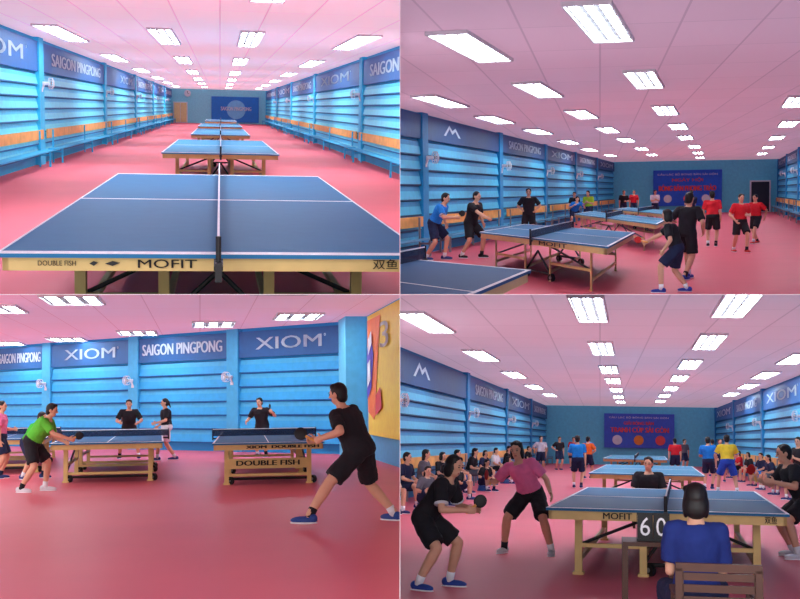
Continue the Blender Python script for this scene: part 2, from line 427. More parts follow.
    def arm(sh,el,w,sgn,isp):
        g.ell(sh,(.062*k,.058*k,.06*k)); g.cap(sh,el,.053*k*fs*bk,.041*k*fs); g.cap(el,el+(w-el)*.3,.042*k*fs,.043*k*fs); g.cap(el+(w-el)*.3,w,.043*k*fs,.028*k)
        hd=(w-el).normalized(); inn=-sd*sgn+fw*.1
        pn=(inn-hd*inn.dot(hd)); pn=pn.normalized() if pn.length>.05 else hd.orthogonal().normalized()
        wd=hd.cross(pn)
        ref=fw+up*.6
        if wd.dot(ref)<0: wd=-wd
        c=w+hd*.05*k
        g.ell(c,(.052*k,.041*k,.018*k),(hd,wd,pn)); g.cap(w-hd*.01*k,c,.026*k,.022*k)
        cu=math.radians(75 if isp else p['curl'])
        for i,ln_ in enumerate((.060,.074,.080,.072)):
            b=w+hd*(.088-(.006 if i in(0,3) else 0))*k+wd*(-.031+.0205*i)*k
            an=0; q=b; r=fr
            for j,fz in enumerate((.45,.32,.25)):
                an+=cu*(.45 if j==0 else .75); dr=hd*math.cos(an)+pn*math.sin(an)+wd*((i-1.5)*.06)
                q2=q+dr.normalized()*(ln_*fz*k); g.cap(q,q2,r,r*.92); q=q2; r*=.92
        b=w+hd*.025*k+wd*.03*k; q=b+(hd*.55+wd*.7+pn*.3).normalized()*.04*k; g.cap(b,q,fr*1.35,fr*1.15); g.cap(q,q+(hd*.8+wd*.25+pn*.5).normalized()*.032*k,fr*1.15,fr)
        return w,hd,wd,pn,c
    HL=arm(shl,ell_,wl,1,paddle=='l'); HR=arm(shr,elr,wr,-1,paddle=='r')
    feet=[]
    for hj,kn,an,ft in((hl,knl,anl,p['lf']),(hr,knr,anr,p['rf'])):
        g.cap(hj,kn,.09*k*bk,.06*k); m=kn+(an-kn)*.3; g.cap(kn,m,.058*k,.062*k); g.cap(m,an,.061*k,.038*k)
        fd=Vector((ft[0]*.5,-1,0)).normalized()
        heel=Vector((an.x,an.y,an.z-.045*k))-fd*.035*k; toe=heel+fd*.18*k-up*.008*k
        g.cap(heel,toe,.036*k,.028*k); g.cap(an,heel,.036*k,.034*k)
        feet.append((heel,toe,fd,an,kn))
    mw=TR(X,Y,z,yaw)
    lab=desc or ('person in %s shirt and %s %s, %s'%(shirt[0],pants[0],'trousers' if longpants else 'shorts',PDESC[pose])) + ((' '+extra) if extra else '')
    body=link(room,'person',g.mesh('person',[SK],True),mw); tag(body,lab,'person')
    REM.append((body,vox,SK))
    sm=mat('cloth_'+shirt[0].replace(' ','_'),shirt[1],.85,var=.1,scale=9)
    pm=mat('cloth_'+pants[0].replace(' ','_'),pants[1],.85,var=.1,scale=9)
    g=G(); torso(g,.026,-.16,.96)
    for sh,el in((shl,ell_),(shr,elr)):
        g.ell(sh-tu*.006*k,(.074*k,.07*k,.072*k)); g.cone(sh,sh+(el-sh)*.78,.071*k,.074*k); g.cap(sh-(sh-(neck-tu*.05*k))*.6,sh,.06*k,.066*k)
    o=link(room,'shirt',g.mesh('shirt',[sm],True),parent=body); REM.append((o,max(vox,.012),sm))
    if lod<2: CLOTH.add(o.name)
    if lod<2:
        am=mat('cloth_trim_light',(214,216,222),.8) if not accent else mat('cloth_'+accent[0],accent[1],.8)
        if accent:
            for sh,el in((shl,ell_),(shr,elr)):
                g=G(); g.cone(sh+(el-sh)*.73,sh+(el-sh)*.79,.077*k,.078*k,0,16); link(room,'cuff',g.mesh('cuff',[am],True),parent=body)
        for heel,toe,fd,an,kn in feet:
            q=an+(kn-an)*.2; g=G(); g.cone(an-up*.03*k,q,.044*k,.047*k,0,14); link(room,'sock',g.mesh('sock',[WHITE if rr.random()<.6 else pm],True),parent=body)
    g=G(); torso(g,.03,-.16,.15)
    for hj,kn,an in((hl,knl,anl),(hr,knr,anr)):
        if longpants: g.cap(hj,kn,.108*k,.08*k); g.cone(kn,kn+(an-kn)*.95,.08*k,.065*k)
        else: g.ell(hj,(.112*k,.112*k,.115*k)); g.cone(hj,hj+(kn-hj)*.86,.112*k,.108*k)
    o=link(room,'trousers' if longpants else 'shorts',g.mesh('shorts',[pm],True),parent=body); REM.append((o,max(vox,.012),pm))
    if lod<2: CLOTH.add(o.name)
    shm=mat('shoe_%d_%d_%d'%shoe,shoe,.6)
    for heel,toe,fd,an,kn in feet:
        g=G(); sx_=fd.cross(up)
        g.ell((heel+toe)/2-up*.002*k,(.145*k,.05*k,.042*k),(fd,sx_,up),0); g.ell(heel+up*.012*k,(.055*k,.046*k,.05*k),(fd,sx_,up),0)
        zc=(heel+toe)/2; g.ell(Vector((zc.x,zc.y,min(heel.z,toe.z)-.025*k)),(.15*k,.053*k,.016*k),(fd,sx_,up),1)
        link(room,'shoe',g.mesh('shoe',[shm,WHITE],True),parent=body)
    g=G(); g.ell(hc-hf*.017*k+hu*.028*k,(.085*k,.098*k,.102*k),(hs,hf,hu)); g.ell(hc-hf*.045*k-hu*.03*k,(.074*k,.06*k,.075*k),(hs,hf,hu))
    for i in range(9):
        a=rr.uniform(-1.3,1.3); b_=rr.uniform(-.6,1.0); g.ell(hc+hs*(math.sin(a)*.064*k)+hf*(math.cos(a)*.055*k*b_)+hu*(.1*k-abs(a)*.016*k),(.03*k,.03*k,.028*k),(hs,hf,hu),n=8,k=5)
    if hair=='long':
        g.ell(hc-hf*.055*k-hu*.09*k,(.085*k,.05*k,.13*k),(hs,hf,hu))
    elif hair=='bob':
        for s_ in(-1,1): g.ell(hc-hf*.01*k-hu*.045*k+hs*(s_*.07*k),(.025*k,.06*k,.085*k),(hs,hf,hu))
        g.ell(hc-hf*.055*k-hu*.05*k,(.085*k,.055*k,.09*k),(hs,hf,hu))
    elif hair=='tail':
        g.cap(hc-hf*.1*k+hu*.03*k,hc-hf*.15*k-hu*.12*k,.03*k,.02*k)
    o=link(room,'hair',g.mesh('hair',[HAIR],True),parent=body); REM.append((o,max(.01,vox),HAIR))
    if lod<2:
        for s_ in(-1,1):
            g=G(); g.ell(hc+hf*.088*k+hs*(s_*.032*k)+hu*.008*k,(.013*k,.008*k,.007*k),(hs,hf,hu)); link(room,'eye',g.mesh('eye',[EYE],True),parent=body)
            g=G(); g.ell(hc+hf*.09*k+hs*(s_*.034*k)+hu*.03*k,(.018*k,.006*k,.004*k),(hs,hf,hu)); link(room,'eyebrow',g.mesh('eyebrow',[HAIR],True),parent=body)
        g=G(); g.ell(hc+hf*.083*k-hu*.062*k,(.022*k,.008*k,.007*k),(hs,hf,hu)); link(room,'mouth',g.mesh('mouth',[LIP],True),parent=body)
    if paddle:
        w,hd,wd,pn,c=HL if paddle=='l' else HR
        pd=(hd*.75+wd*.66).normalized(); qd=pd.cross(pn).normalized(); c2=c+pn*.022*k
        root=bpy.data.objects.new('table_tennis_paddle',None); COL.objects.link(root); root.matrix_world=room.M@mw@Matrix.Translation(c2); root.empty_display_size=.05
        tag(root,'red and black table tennis paddle held in a hand','paddle')
        g=G(); b=pd*.15*k; fl=p.get('flip',1)
        g.ell(b,(.074*k,.07*k,.009*k),(pd,qd,pn),0,20,8); g.ell(b+pn*(.004*k*fl),(.072*k,.068*k,.008*k),(pd,qd,pn),1,20,8)
        link(room,'blade',g.mesh('blade',[BLACK,RED],True),parent=root)
        g=G(); g.cone(-pd*.05*k,pd*.09*k,.014*k,.016*k); link(room,'handle',g.mesh('handle',[WOOD]),parent=root)
    return body

def chair(room,X,Y,yaw,label,m=None,s=1.0,q=1.0):
    m=m or DWOOD
    root=bpy.data.objects.new('chair',None); COL.objects.link(root); root.matrix_world=room.M@TR(X,Y,0,yaw); tag(root,label,'chair')
    g=G()
    for i in range(5): g.box(-.24*s,.24*s,-.24+i*.1,-.16+i*.1,.42*q,.45*q)
    g.box(-.24*s,-.21*s,-.24,.24,.37*q,.42*q); g.box(.21*s,.24*s,-.24,.24,.37*q,.42*q)
    link(room,'seat',g.mesh('seat',[m]),parent=root)
    g=G()
    for i in range(4): g.box(-.24*s,.24*s,.235,.26,(.52+i*.085)*q,(.575+i*.085)*q)
    g.box(-.27*s,.27*s,.225,.27,.84*q,.90*q); g.box(-.24*s,-.22*s,.235,.26,.5*q,.85*q); g.box(.22*s,.24*s,.235,.26,.5*q,.85*q)
    link(room,'backrest',g.mesh('backrest',[m]),parent=root)
    for x in(-.25,.25):
        g=G(); g.box((x-.022)*s,(x+.022)*s,.22,.27,0,.86*q); link(room,'leg',g.mesh('leg',[m]),parent=root)
        g=G(); g.box((x-.022)*s,(x+.022)*s,-.26,-.21,0,.64*q); link(room,'leg',g.mesh('leg',[m]),parent=root)
        g=G(); g.box((x-.03)*s,(x+.03)*s,-.28,.24,.64*q,.67*q); link(room,'armrest',g.mesh('armrest',[m]),parent=root)

def slab(room,name,pts,z0,z1,m,kind='structure'):
    g=G(); n=len(pts)
    vs=[(x,y,z0) for x,y in pts]+[(x,y,z1) for x,y in pts]
    g.add(vs,[tuple(range(n-1,-1,-1)),tuple(range(n,2*n))]+[(i,(i+1)%n,n+(i+1)%n,n+i) for i in range(n)])
    o=link(room,name,g.mesh(name,[m])); o['kind']='structure'; return o
def wall(room,name,p0,p1,m,th=.2,z0=0,z1=None):
    Mx,L=wall_frame(p0,p1); g=G(); g.box(0,L,0,th,z0,z1 or room.Hc)
    o=link(room,name,g.mesh(name,[m]),Mx); o['kind']='structure'; return o

# ================================================================= HALL A (empty hall, tables in a line)
A=Room(220,107,1.75,3.57,-1,1,'a')
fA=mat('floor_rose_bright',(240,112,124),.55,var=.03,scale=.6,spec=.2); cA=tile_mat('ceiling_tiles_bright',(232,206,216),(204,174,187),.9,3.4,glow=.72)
wA=mat('wall_blue_bright',(50,188,234),.6,var=.05,scale=1); sA=mat('slat_cyan_bright',(100,226,250),.5); dA=mat('slat_ledge_bright',(18,108,172),.6); pA=mat('pillar_blue_bright',(62,204,244),.55)
slab(A,'floor',[(-5.3,3),(5.2,3),(5.2,131.2),(-5.3,131.2)],-.1,0,fA)
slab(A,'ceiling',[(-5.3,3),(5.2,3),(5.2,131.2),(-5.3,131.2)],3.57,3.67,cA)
wall(A,'wall_left',(-5.17,3),(-5.17,131),wA); wall(A,'wall_right',(5.0,131),(5.0,3),wA); wall(A,'wall_back',(-5.2,131),(5.1,131),mat('wall_back_a',(150,238,252),.6))
nt=1
yl=[-3.6,16.1,35.8,55.5,75.2,94.9,114.6,131]
words=['SAIGON PINGPONG','XIOM']
for i in range(1,len(yl)-1):
    bay(A,(-5.17,yl[i]),(-5.17,yl[i+1]),words[(i)%2],2.62,3.45,sA,dA,pA,nt,fanz=2.3 if i>1 else None,bmat=NAVY2,pw=.9,tfrac=(.12,.88) if i%2==0 else (.42,.84),benchx=(.02,.98),seatm=wA); nt+=1
yr=[131,105.6,84.5,63.4,42.2,21.1]
for i in range(len(yr)-1):
    bay(A,(5.0,yr[i]),(5.0,yr[i+1]),words[i%2] if i!=3 else 'XIOM',2.62,3.45,sA,dA,pA,nt,fanz=2.3 if i>0 else None,bmat=NAVY2,pw=.9,tfrac=(.2,.8) if i==3 else (.12,.88),benchx=(.02,.98),seatm=wA); nt+=1
ceiling_light(A,[(x,y) for y in(17.5,33,49,65.3,81.5,97.6,114) for x in(-4.05,-1.42,.78,3.6)],.56,7.0,0,'bright rectangular louvered fluorescent light set in the ceiling','ceiling lights')
L0='blue-topped table tennis table with gold frame'
tt_table(A,(-1.47,8.19),(2.92,0),(0,9.8),words=[('DOUBLE FISH',.09,.175,.32,.72),('MOFIT',.315,.45,.16,.84),('双鱼',.865,.925,.12,.95)],marks=((.205,.225),(.24,.275)),wb=.002,label='large blue table tennis table with net, gold lettered frame',us=(.15,.36,.63,.86),edge=.6,top=TOPB)
tt_table(A,(-1.25,26.4),(2.53,0),(0,10.7),label=L0+' in a row',top=TOPB2)
tt_table(A,(-1.04,44),(2.12,0),(0,12.6),label=L0+' in a row',top=TOPB2)
tt_table(A,(-1.12,62.5),(2.25,0),(0,12),label=L0+' in a row',top=TOPB2,wheels=False)
tt_table(A,(-1.05,85),(2.2,0),(0,12),label=L0+' in a row',top=TOPB2,wheels=False)
g=G(); g.box(0,5.0,-.06,0,.15,2.85); o=link(A,'event_banner',g.mesh('event_banner',[mat('event_blue_bright',(40,134,222),.5)]),TR(-.9,130.9)); tag(o,'blue event banner with round emblem on the end wall','banner')
g=G(); g.cone((2.6,-.08,1.5),(2.6,-.1,1.5),1.0,1.0,0,28); link(A,'emblem',g.mesh('emblem',[mat('emblem_sky',(130,210,250),.5)]),parent=o)
g=G(); put_text(g,'SAIGON PINGPONG',lambda a,b:(1.0+a*3.2,-.14,1.4+b*.4),bold=.004); link(A,'lettering',g.mesh('lettering',[WHITE]),parent=o)
g=G(); g.box(0,1.5,-.1,0,0,2.2,0); g.box(.1,.72,-.14,-.1,.1,2.1,1); g.box(.78,1.4,-.14,-.1,.1,2.1,1); o=link(A,'door_1',g.mesh('door',[WHITE,mat('door_amber',(250,226,160),.5)]),TR(-4.9,130.9)); o['kind']='structure'
g=G(); g.cone((0,0,0),(0,-.08,0),.35,.35,0,24); o=link(A,'wall_clock',g.mesh('wall_clock',[WHITE]),TR(-3.4,130.9,3.1)); tag(o,'round white wall clock on the end wall','clock')
g=G(); g.cone((0,-.09,0),(0,-.09,.25),.02,.02,0,5); g.cone((0,-.09,0),(.18,-.09,0),.02,.02,0,5); link(A,'clock_hand',g.mesh('clock_hand',[BLACK]),parent=o)

# ================================================================= HALL B (training session)
B=Room(600,192,1.55,3.65,1,1,'b')
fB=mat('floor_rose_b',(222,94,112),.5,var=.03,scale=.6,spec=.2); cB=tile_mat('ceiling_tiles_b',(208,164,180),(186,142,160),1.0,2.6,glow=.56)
wB=mat('wall_blue_b',(32,144,200),.6,var=.05,scale=1); sB=mat('slat_cyan_b',(66,194,234),.5); dB=mat('slat_ledge_b',(12,76,128),.6); pB=mat('pillar_blue_b',(30,148,206),.55)
kB=.0983
def bl(y): return (-7.66+kB*y,y)
def brt(y): return (3.75+kB*y,y)
slab(B,'floor',[bl(3),brt(3),brt(87.2),bl(87.2)],-.1,0,fB)
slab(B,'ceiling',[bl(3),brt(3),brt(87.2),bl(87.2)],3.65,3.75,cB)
wall(B,'wall_left',bl(3),bl(87.1),wB); wall(B,'wall_right',brt(87.1),brt(3),wB); wall(B,'wall_back',bl(87),brt(87),mat('wall_back_b',(110,228,252),.6))
yb=[20,31,42,53,64,75,87]
nb=[None,None,'SAIGON PINGPONG','XIOM','SAIGON PINGPONG','XIOM']
nt=1
for i in range(len(yb)-1):
    bay(B,bl(yb[i]),bl(yb[i+1]),nb[i],2.98,3.6,sB,dB,pB,nt,fanz=2.5,pw=.6,logo=(i==1)); nt+=1
yq=[87,75,63,51,39]
for i in range(4):
    bay(B,brt(yq[i]),brt(yq[i+1]),['XIOM','SAIGON PINGPONG'][i%2],2.98,3.6,sB,dB,pB,nt,fanz=2.5 if i else None,pw=.6); nt+=1
sp=[(.02,15.3),(.83,23.1),(1.67,31.9),(2.5,40),(3.3,48.4),(4.4,58.5),(5.3,68),(6.2,78),(-1.78,17.3),(-1.21,24.7),(-.47,32.7),(.27,41.2),(1.03,49.4),(2.0,60),(2.9,70),(-3.5,27),(-2.9,34.1),(-2.06,41.2),(-1.26,50.4),(-.5,60),(.6,70),(4.6,30),(5.9,40),(7.0,50.4),(8.15,61.5),(9.2,72)]
ceiling_light(B,sp,.52,3.4,-math.degrees(math.atan(kB)),'rectangular louvered fluorescent light set in pink-tinted ceiling','ceiling lights')
tt_table(B,(-3.6,16.4),(2.9,-4.0),(-.55,-5.6),label=L0+' close by',top=TOPB3,words=None)
tt_table(B,(-2.47,24.9),(2.59,-7.3),(.55,6.1),label=L0+' with wheels',words=[('MOFIT',.55,.75,.1,.9)],top=TOPB)
tt_table(B,(-.94,45),(2.3,-15.4),(.55,5.5),label=L0+' behind players',top=TOPB2)
tt_table(B,(.56,55.8),(1.91,-14.6),(.8,6),label=L0+' at far end',top=TOPB2)
g=G(); g.box(0,4.7,-.06,0,0,2.5); ev=link(B,'event_banner',g.mesh('event_banner',[mat('event_blue',(36,106,232),.5)]),TR(3.7,86.8,.5)); tag(ev,'blue event banner with white and red lettering on end wall','banner')
g=G(); put_text(g,'CÂU LẠC BỘ BÓNG BÀN SÀI GÒN',lambda a,b:(.3+a*4.1,-.09,2.1+b*.2)); link(B,'lettering',g.mesh('lettering',[WHITE]),parent=ev)
BRED=mat('banner_red',(255,90,86),.5)
for (s,x0,w_,z_,h_) in (('NGÀY HỘI',1.3,2.1,1.65,.33),('BÓNG BÀN PHONG TRÀO',.4,3.9,1.05,.45)):
    g=G(); put_text(g,s,lambda a,b:(x0+a*w_,-.09,z_+b*h_),bold=.006); link(B,'lettering',g.mesh('lettering',[BRED]),parent=ev)
for i,(x,mm) in enumerate(((1.0,WHITE),(2.35,BRED),(3.6,WHITE))):
    g=G(); g.cone((x,-.08,.5),(x,-.1,.5),.28,.28,0,20); link(B,'emblem',g.mesh('emblem',[mm]),parent=ev)
g=G(); g.box(0,1.4,-.1,0,0,2.2,0); g.box(.1,1.3,-.14,-.1,.05,2.1,1); o=link(B,'door_1',g.mesh('door',[WHITE,mat('door_dark',(40,50,66),.5)]),TR(10.3,86.9)); o['kind']='structure'
BLUE=('royal blue',(30,130,220)); BLK=('black',(32,32,38)); REDS=('red',(212,36,48)); NV=('navy',(30,40,72)); GRN=('green',(70,200,60)); PNK=('pink',(240,120,168)); LIM=('lime',(180,230,60)); GRY=('grey',(100,100,110)); WHT=('white',(228,228,232)); ORG=('orange',(236,116,44)); YEL=('yellow',(240,214,60))
person(B,-3.83,28.2,75,'reach',1.74,BLUE,NV,lod=1,paddle='r',accent=('white_trim',(230,230,235)))
person(B,-3.05,29.0,60,'reach',1.72,BLK,BLK,lod=1,lean=18,shoe=(30,30,30))
person(B,-2.25,38.7,0,'akimbo',1.72,BLK,BLK,lod=1)
person(B,-1.05,53.5,20,'ready',1.65,BLUE,NV,lod=2)
person(B,-.50,54.5,-20,'stand',1.65,LIM,NV,lod=2)
person(B,-1.2,57,0,'stand',1.6,BLK,BLK,lod=2)
person(B,1.50,21.6,150,'walk',1.58,BLK,BLK,lod=0,shoe=(30,60,160),lean=10,bulk=.98)
person(B,1.12,18.8,-105,'reach',1.36,BLK,NV,lod=0,shoe=(30,60,160),hair='bob',lean=18,paddle='r',lf=(.2,.2),rf=(-.2,-.22),bulk=.98)
person(B,3.07,34.4,175,'stand',1.56,REDS,BLK,lod=1,shoe=(30,30,40),longpants=False)
person(B,3.45,31,20,'walk',1.5,REDS,BLK,lod=1,shoe=(200,60,50),lh=(.1,.25,1.05))
person(B,4.45,36,-40,'walk',1.46,REDS,BLK,lod=1,shoe=(200,60,50),rh=(-.2,.3,1.1))
person(B,2.9,66,10,'stand',1.65,WHT,NV,lod=2)
person(B,1.3,68,0,'stand',1.65,BLK,NV,lod=2)
person(B,1.9,70,0,'stand',1.65,REDS,NV,lod=2)
person(B,3.6,50,180,'stand',1.6,NV,NV,lod=2)

# ================================================================= HALL C (side view of a match)
C=Room(200,404,1.45,3.70,-1,-1,'c')
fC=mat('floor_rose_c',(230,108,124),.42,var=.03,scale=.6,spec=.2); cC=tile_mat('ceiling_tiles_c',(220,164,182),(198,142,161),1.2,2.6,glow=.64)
wC=mat('wall_blue_c',(34,156,224),.6,var=.05,scale=1); sC=mat('slat_blue_c',(46,174,236),.5); dC=mat('slat_ledge_c',(14,98,174),.6); pC=mat('pillar_blue_c',(70,184,234),.55)
w0=Vector((4.35,33.0)); wd_=Vector((-12.25,14.4))
def cw(t): q=w0+wd_*t; return (q.x,q.y)
slab(C,'floor',[(-14,4),(4.3,4),cw(0),cw(1.5)],-.1,0,fC)
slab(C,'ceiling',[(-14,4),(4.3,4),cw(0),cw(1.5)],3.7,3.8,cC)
wall(C,'wall_back',cw(1.5),cw(0),wC); wall(C,'wall_right',cw(0),(4.2,4),mat('wall_right_c',(90,182,228),.6))
tt=[1.31,1.048,.786,.523,.267,.02]
wt=['XIOM','SAIGON PINGPONG','XIOM','SAIGON PINGPONG','XIOM']
nt=1
for i in range(5):
    bay(C,cw(tt[i]),cw(tt[i+1]),wt[i],2.82,3.6,sC,dC,pC,nt,bench=False,fanz=2.25,pw=.5,npitch=6,bmat=mat('slate_banner',(36,100,164),.5),tfrac=((.38,.92) if i==1 else (.1,.9)) if i%2 else (.22,.8)); nt+=1
g=G(); g.box(-.55,.0,-1.6,0,0,3.7); o=link(C,'trim_20',g.mesh('trim',[mat('corner_blue',(104,206,242),.55)]),TR(4.33,33.0)); o['kind']='structure'
Mx,L=wall_frame((4.28,30.4),(4.25,22))
g=G(); g.box(0,L,-.05,0,.62,3.62,0)
po=link(C,'wall_poster',g.mesh('wall_poster',[mat('poster_amber',(255,226,70),.5)]),Mx); tag(po,'large orange and yellow wall poster with bold shapes','poster')
for pts,mm in (([(.1,1.2),(1.2,1.0),(2.4,3.5),(.1,3.5)],mat('poster_orange',(250,130,40),.5)),([(.15,1.5),(.9,1.8),(1.3,2.6),(.8,3.2),(.15,2.7)],mat('poster_purple',(90,70,190),.5)),([(.3,1.8),(.9,2.0),(.85,2.5),(.35,2.4)],WHITE),([(.5,2.6),(1.2,2.9),(1.1,3.2),(.5,3.0)],WHITE),([(1.5,1.1),(2.6,1.3),(2.4,1.8),(1.6,1.6)],mat('poster_red',(226,64,50),.5))):
    g=G(); yy=-.07-.02*(mm.name!='poster_orange')-.02*(mm is WHITE); g.add([(x,yy,z) for x,z in pts],[tuple(range(len(pts)))]); link(C,'poster_print',g.mesh('poster_print',[mm]),parent=po)
g=G(); put_text(g,'3',lambda a,b:(2.5+a*1.3,-.1,2.7+b*.6),bold=.01); link(C,'lettering',g.mesh('lettering',[WHITE]),parent=po)
ceiling_light(C,[(-2.64,26),(-4.6,28.4),(-6.8,44),(-4.4,41.5),(-1.9,38),(.37,34),(2.5,31),(1.6,23.5),(-.3,17)],1.15,2.1,0,'rectangular louvered fluorescent light set in pink-tinted ceiling','ceiling lights')
tt_table(C,(.21,21.2),(1.95,0),(.35,9.5),net='v',label='blue table tennis table with lettered gold end frame',words=[('XIOM  DOUBLE FISH',.3,.95,.2,.8)],lowpanel='DOUBLE FISH',top=TOPB)
tt_table(C,(-2.74,23),(2.07,0),(-.3,9),net='v',label=L0+' and wheels',words=None)
tt_table(C,(-5.2,27),(1.9,0),(-.6,9),net='v',label=L0+' beside players')
person(C,1.90,14.4,-126,'ready',1.90,BLK,BLK,lod=0,shoe=(40,70,140),hip=(.04,-.02,.77),lean=22,side=7,lf=(.66,.30),rf=(-.40,-.20),lh=(.42,.22,.92),rh=(.02,.52,.90),paddle='r',hyaw=0,bulk=1.16,flip=-1,desc='person in black shirt and shorts lunging sideways, back half turned')
person(C,-2.78,21.4,80,'reach',1.66,('bright green',(96,200,60)),BLK,lod=0,shoe=(220,220,225),lean=36,hip=(0,-.06,.86),rh=(-.15,.62,.92),lh=(.2,.45,.86),paddle='r',bulk=1.12,desc='person in bright green shirt leaning over the table')
person(C,-3.3,25.2,60,'ready',1.6,GRN,NV,lod=1)
person(C,-4.02,25.6,90,'stand',1.6,PNK,NV,lod=1)
person(C,-1.9,33.6,0,'ready',1.68,BLK,BLK,lod=1,lean=15,hip=(0,0,.86),paddle='r')
person(C,-.86,32.2,-80,'walk',1.66,BLK,WHT,lod=1,fem=True,hair='tail',lh=(.2,.3,1.0))
person(C,1.65,33.0,-30,'reach',1.70,BLK,BLK,lod=1,lh=(.45,.25,1.2),rh=(-.3,.3,.95),lean=15,paddle='l')

# ================================================================= HALL D (tournament)
D=Room(600,440,1.5,3.6,1,-1,'d')
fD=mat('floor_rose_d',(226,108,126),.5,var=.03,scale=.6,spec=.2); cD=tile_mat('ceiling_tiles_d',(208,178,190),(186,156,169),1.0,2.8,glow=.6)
wD=mat('wall_blue_d',(32,130,186),.6,var=.05,scale=1); sD=mat('slat_cyan_d',(72,186,226),.5); dD=mat('slat_ledge_d',(12,72,122),.6); pD=mat('pillar_blue_d',(34,138,196),.55)
kD=.0267
def dl(y): return (-5.41+kD*y,y)
def dr(y): return (5.04+kD*y,y)
slab(D,'floor',[dl(3),dr(3),dr(76.2),dl(76.2)],-.1,0,fD)
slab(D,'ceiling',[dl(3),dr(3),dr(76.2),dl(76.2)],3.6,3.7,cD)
wall(D,'wall_left',dl(3),dl(76.1),wD); wall(D,'wall_right',dr(76.1),dr(3),wD); wall(D,'wall_back',dl(76),dr(76),mat('wall_back_d',(116,226,250),.6))
yd=[14,26.5,39,51.5,64,76]
nd=['XIOM',None,'SAIGON PINGPONG','XIOM','SAIGON PINGPONG']
nt=1
for i in range(5):
    bay(D,dl(yd[i]),dl(yd[i+1]),nd[i],2.75,3.5,sD,dD,pD,nt,fanz=2.3 if i else None,pw=.6,logo=(i==1)); nt+=1
yq=[76,62,48.5,36.5,24]; nq=['XIOM','SAIGON PINGPONG','XIOM','SAIGON PINGPONG']
for i in range(4):
    bay(D,dr(yq[i]),dr(yq[i+1]),nq[i],2.75,3.5,sD,dD,pD,nt,fanz=2.3 if i else None,pw=.6,bmat=NAVY2); nt+=1
ceiling_light(D,[(-.16,19.4),(.05,27.7),(.27,36),(.46,42.7),(.67,50.4),(.88,58.6),(1.1,66),(-3.13,21.7),(-2.96,30.4),(-2.76,39.4),(-2.6,48.5),(-2.34,57.3),(2.02,18.5),(2.23,25.7),(2.38,33.2),(2.57,40.6),(2.75,48.5),(2.9,56),(3.1,64),(4.73,30.7),(5.0,38.2),(5.38,45.8),(5.6,53.6),(-.3,12),(2,12)],.5,3.7,-1.5,'rectangular louvered fluorescent light set in the ceiling','ceiling lights')
tt_table(D,(-.58,13.3),(2.55,0),(.38,6),label='blue table tennis table with gold frame and wheels, in play',words=[('MOFIT',.24,.36,.1,.9),('双鱼',.9,.95,.1,1)])
tt_table(D,(-.25,27.7),(2.55,0),(.45,10),label=L0+' behind the match',top=TOPB2)
tt_table(D,(.1,50),(2.6,0),(.5,12),label=L0+' at far end',top=TOPB2)
g=G(); g.box(0,4.25,-.06,0,0,2.1); ev=link(D,'event_banner',g.mesh('event_banner',[mat('event_violet',(70,106,220),.5)]),TR(.25,75.8,1.05)); tag(ev,'blue event banner with white and red lettering on end wall','banner')
g=G(); put_text(g,'CÂU LẠC BỘ BÓNG BÀN SÀI GÒN',lambda a,b:(.3+a*3.6,-.09,1.78+b*.17)); link(D,'lettering',g.mesh('lettering',[WHITE]),parent=ev)
for (s,x0,w_,z_,h_) in (('GIẢI BÓNG BÀN',1.2,1.8,1.42,.26),('TRANH CÚP SÀI GÒN',.4,3.5,.95,.38)):
    g=G(); put_text(g,s,lambda a,b:(x0+a*w_,-.09,z_+b*h_),bold=.006); link(D,'lettering',g.mesh('lettering',[BRED]),parent=ev)
for i,(x,mm) in enumerate(((.8,WHITE),(2.1,mat('emblem_orange',(250,150,60),.5)),(3.4,BRED))):
    g=G(); g.cone((x,-.08,.48),(x,-.1,.48),.3,.3,0,20); link(D,'emblem',g.mesh('emblem',[mm]),parent=ev)
chair(D,.72,8.0,180,'dark wooden slatted chair with armrests under the umpire',s=.96,q=.84)
person(D,.64,8.40,180,'sit',1.62,('deep blue',(28,48,118)),NV,lod=0,hip=(0,0,.51),lean=6,lh=(.14,.30,.76),rh=(-.14,.32,.76),hair='bob',longpants=True,fem=True,bulk=.92,epole=.12,hyaw=0,desc='person in deep blue shirt seated with back turned, umpiring')
root=bpy.data.objects.new('side_table',None); COL.objects.link(root); root.matrix_world=D.M@TR(.37,9.6); tag(root,'small dark wooden table holding a flip scoreboard','table')
g=G(); g.box(-.2,.2,-.25,.25,.71,.74); link(D,'table_top',g.mesh('table_top',[DWOOD]),parent=root)
for x in(-.18,.18):
    for y in(-.2,.2):
        g=G(); g.box(x-.02,x+.02,y-.02,y+.02,0,.71); link(D,'leg',g.mesh('leg',[DWOOD]),parent=root)
root=bpy.data.objects.new('flip_scoreboard',None); COL.objects.link(root); root.matrix_world=D.M@TR(.40,9.5,.74)@Matrix.Scale(.82,4); tag(root,'black flip scoreboard with white digits on the small table','scoreboard')
g=G(); g.box(-.15,.15,-.03,.03,0,.02); g.box(-.15,.15,-.01,.01,.24,.26); g.box(-.15,-.145,-.01,.01,.02,.24); g.box(.145,.15,-.01,.01,.02,.24); link(D,'frame',g.mesh('frame',[BLACK]),parent=root)
for i,(x,dg_) in enumerate(((-.073,'6'),(.073,'0'))):
    g=G(); g.box(x-.07,x+.07,-.02,.0,.02,.25); c=link(D,'score_card',g.mesh('score_card',[BLACK]),parent=root)
    g=G(); put_text(g,dg_,lambda a,b:(x-.045+a*.09,-.024,.05+b*.17)); link(D,'digit',g.mesh('digit',[WHITE]),parent=c)
person(D,.83,21.5,0,'sit',1.66,BLK,BLK,lod=1,desc='person in black shirt seated at the side of the table')
chair(D,.83,21.6,0,'dark chair under a seated umpire')
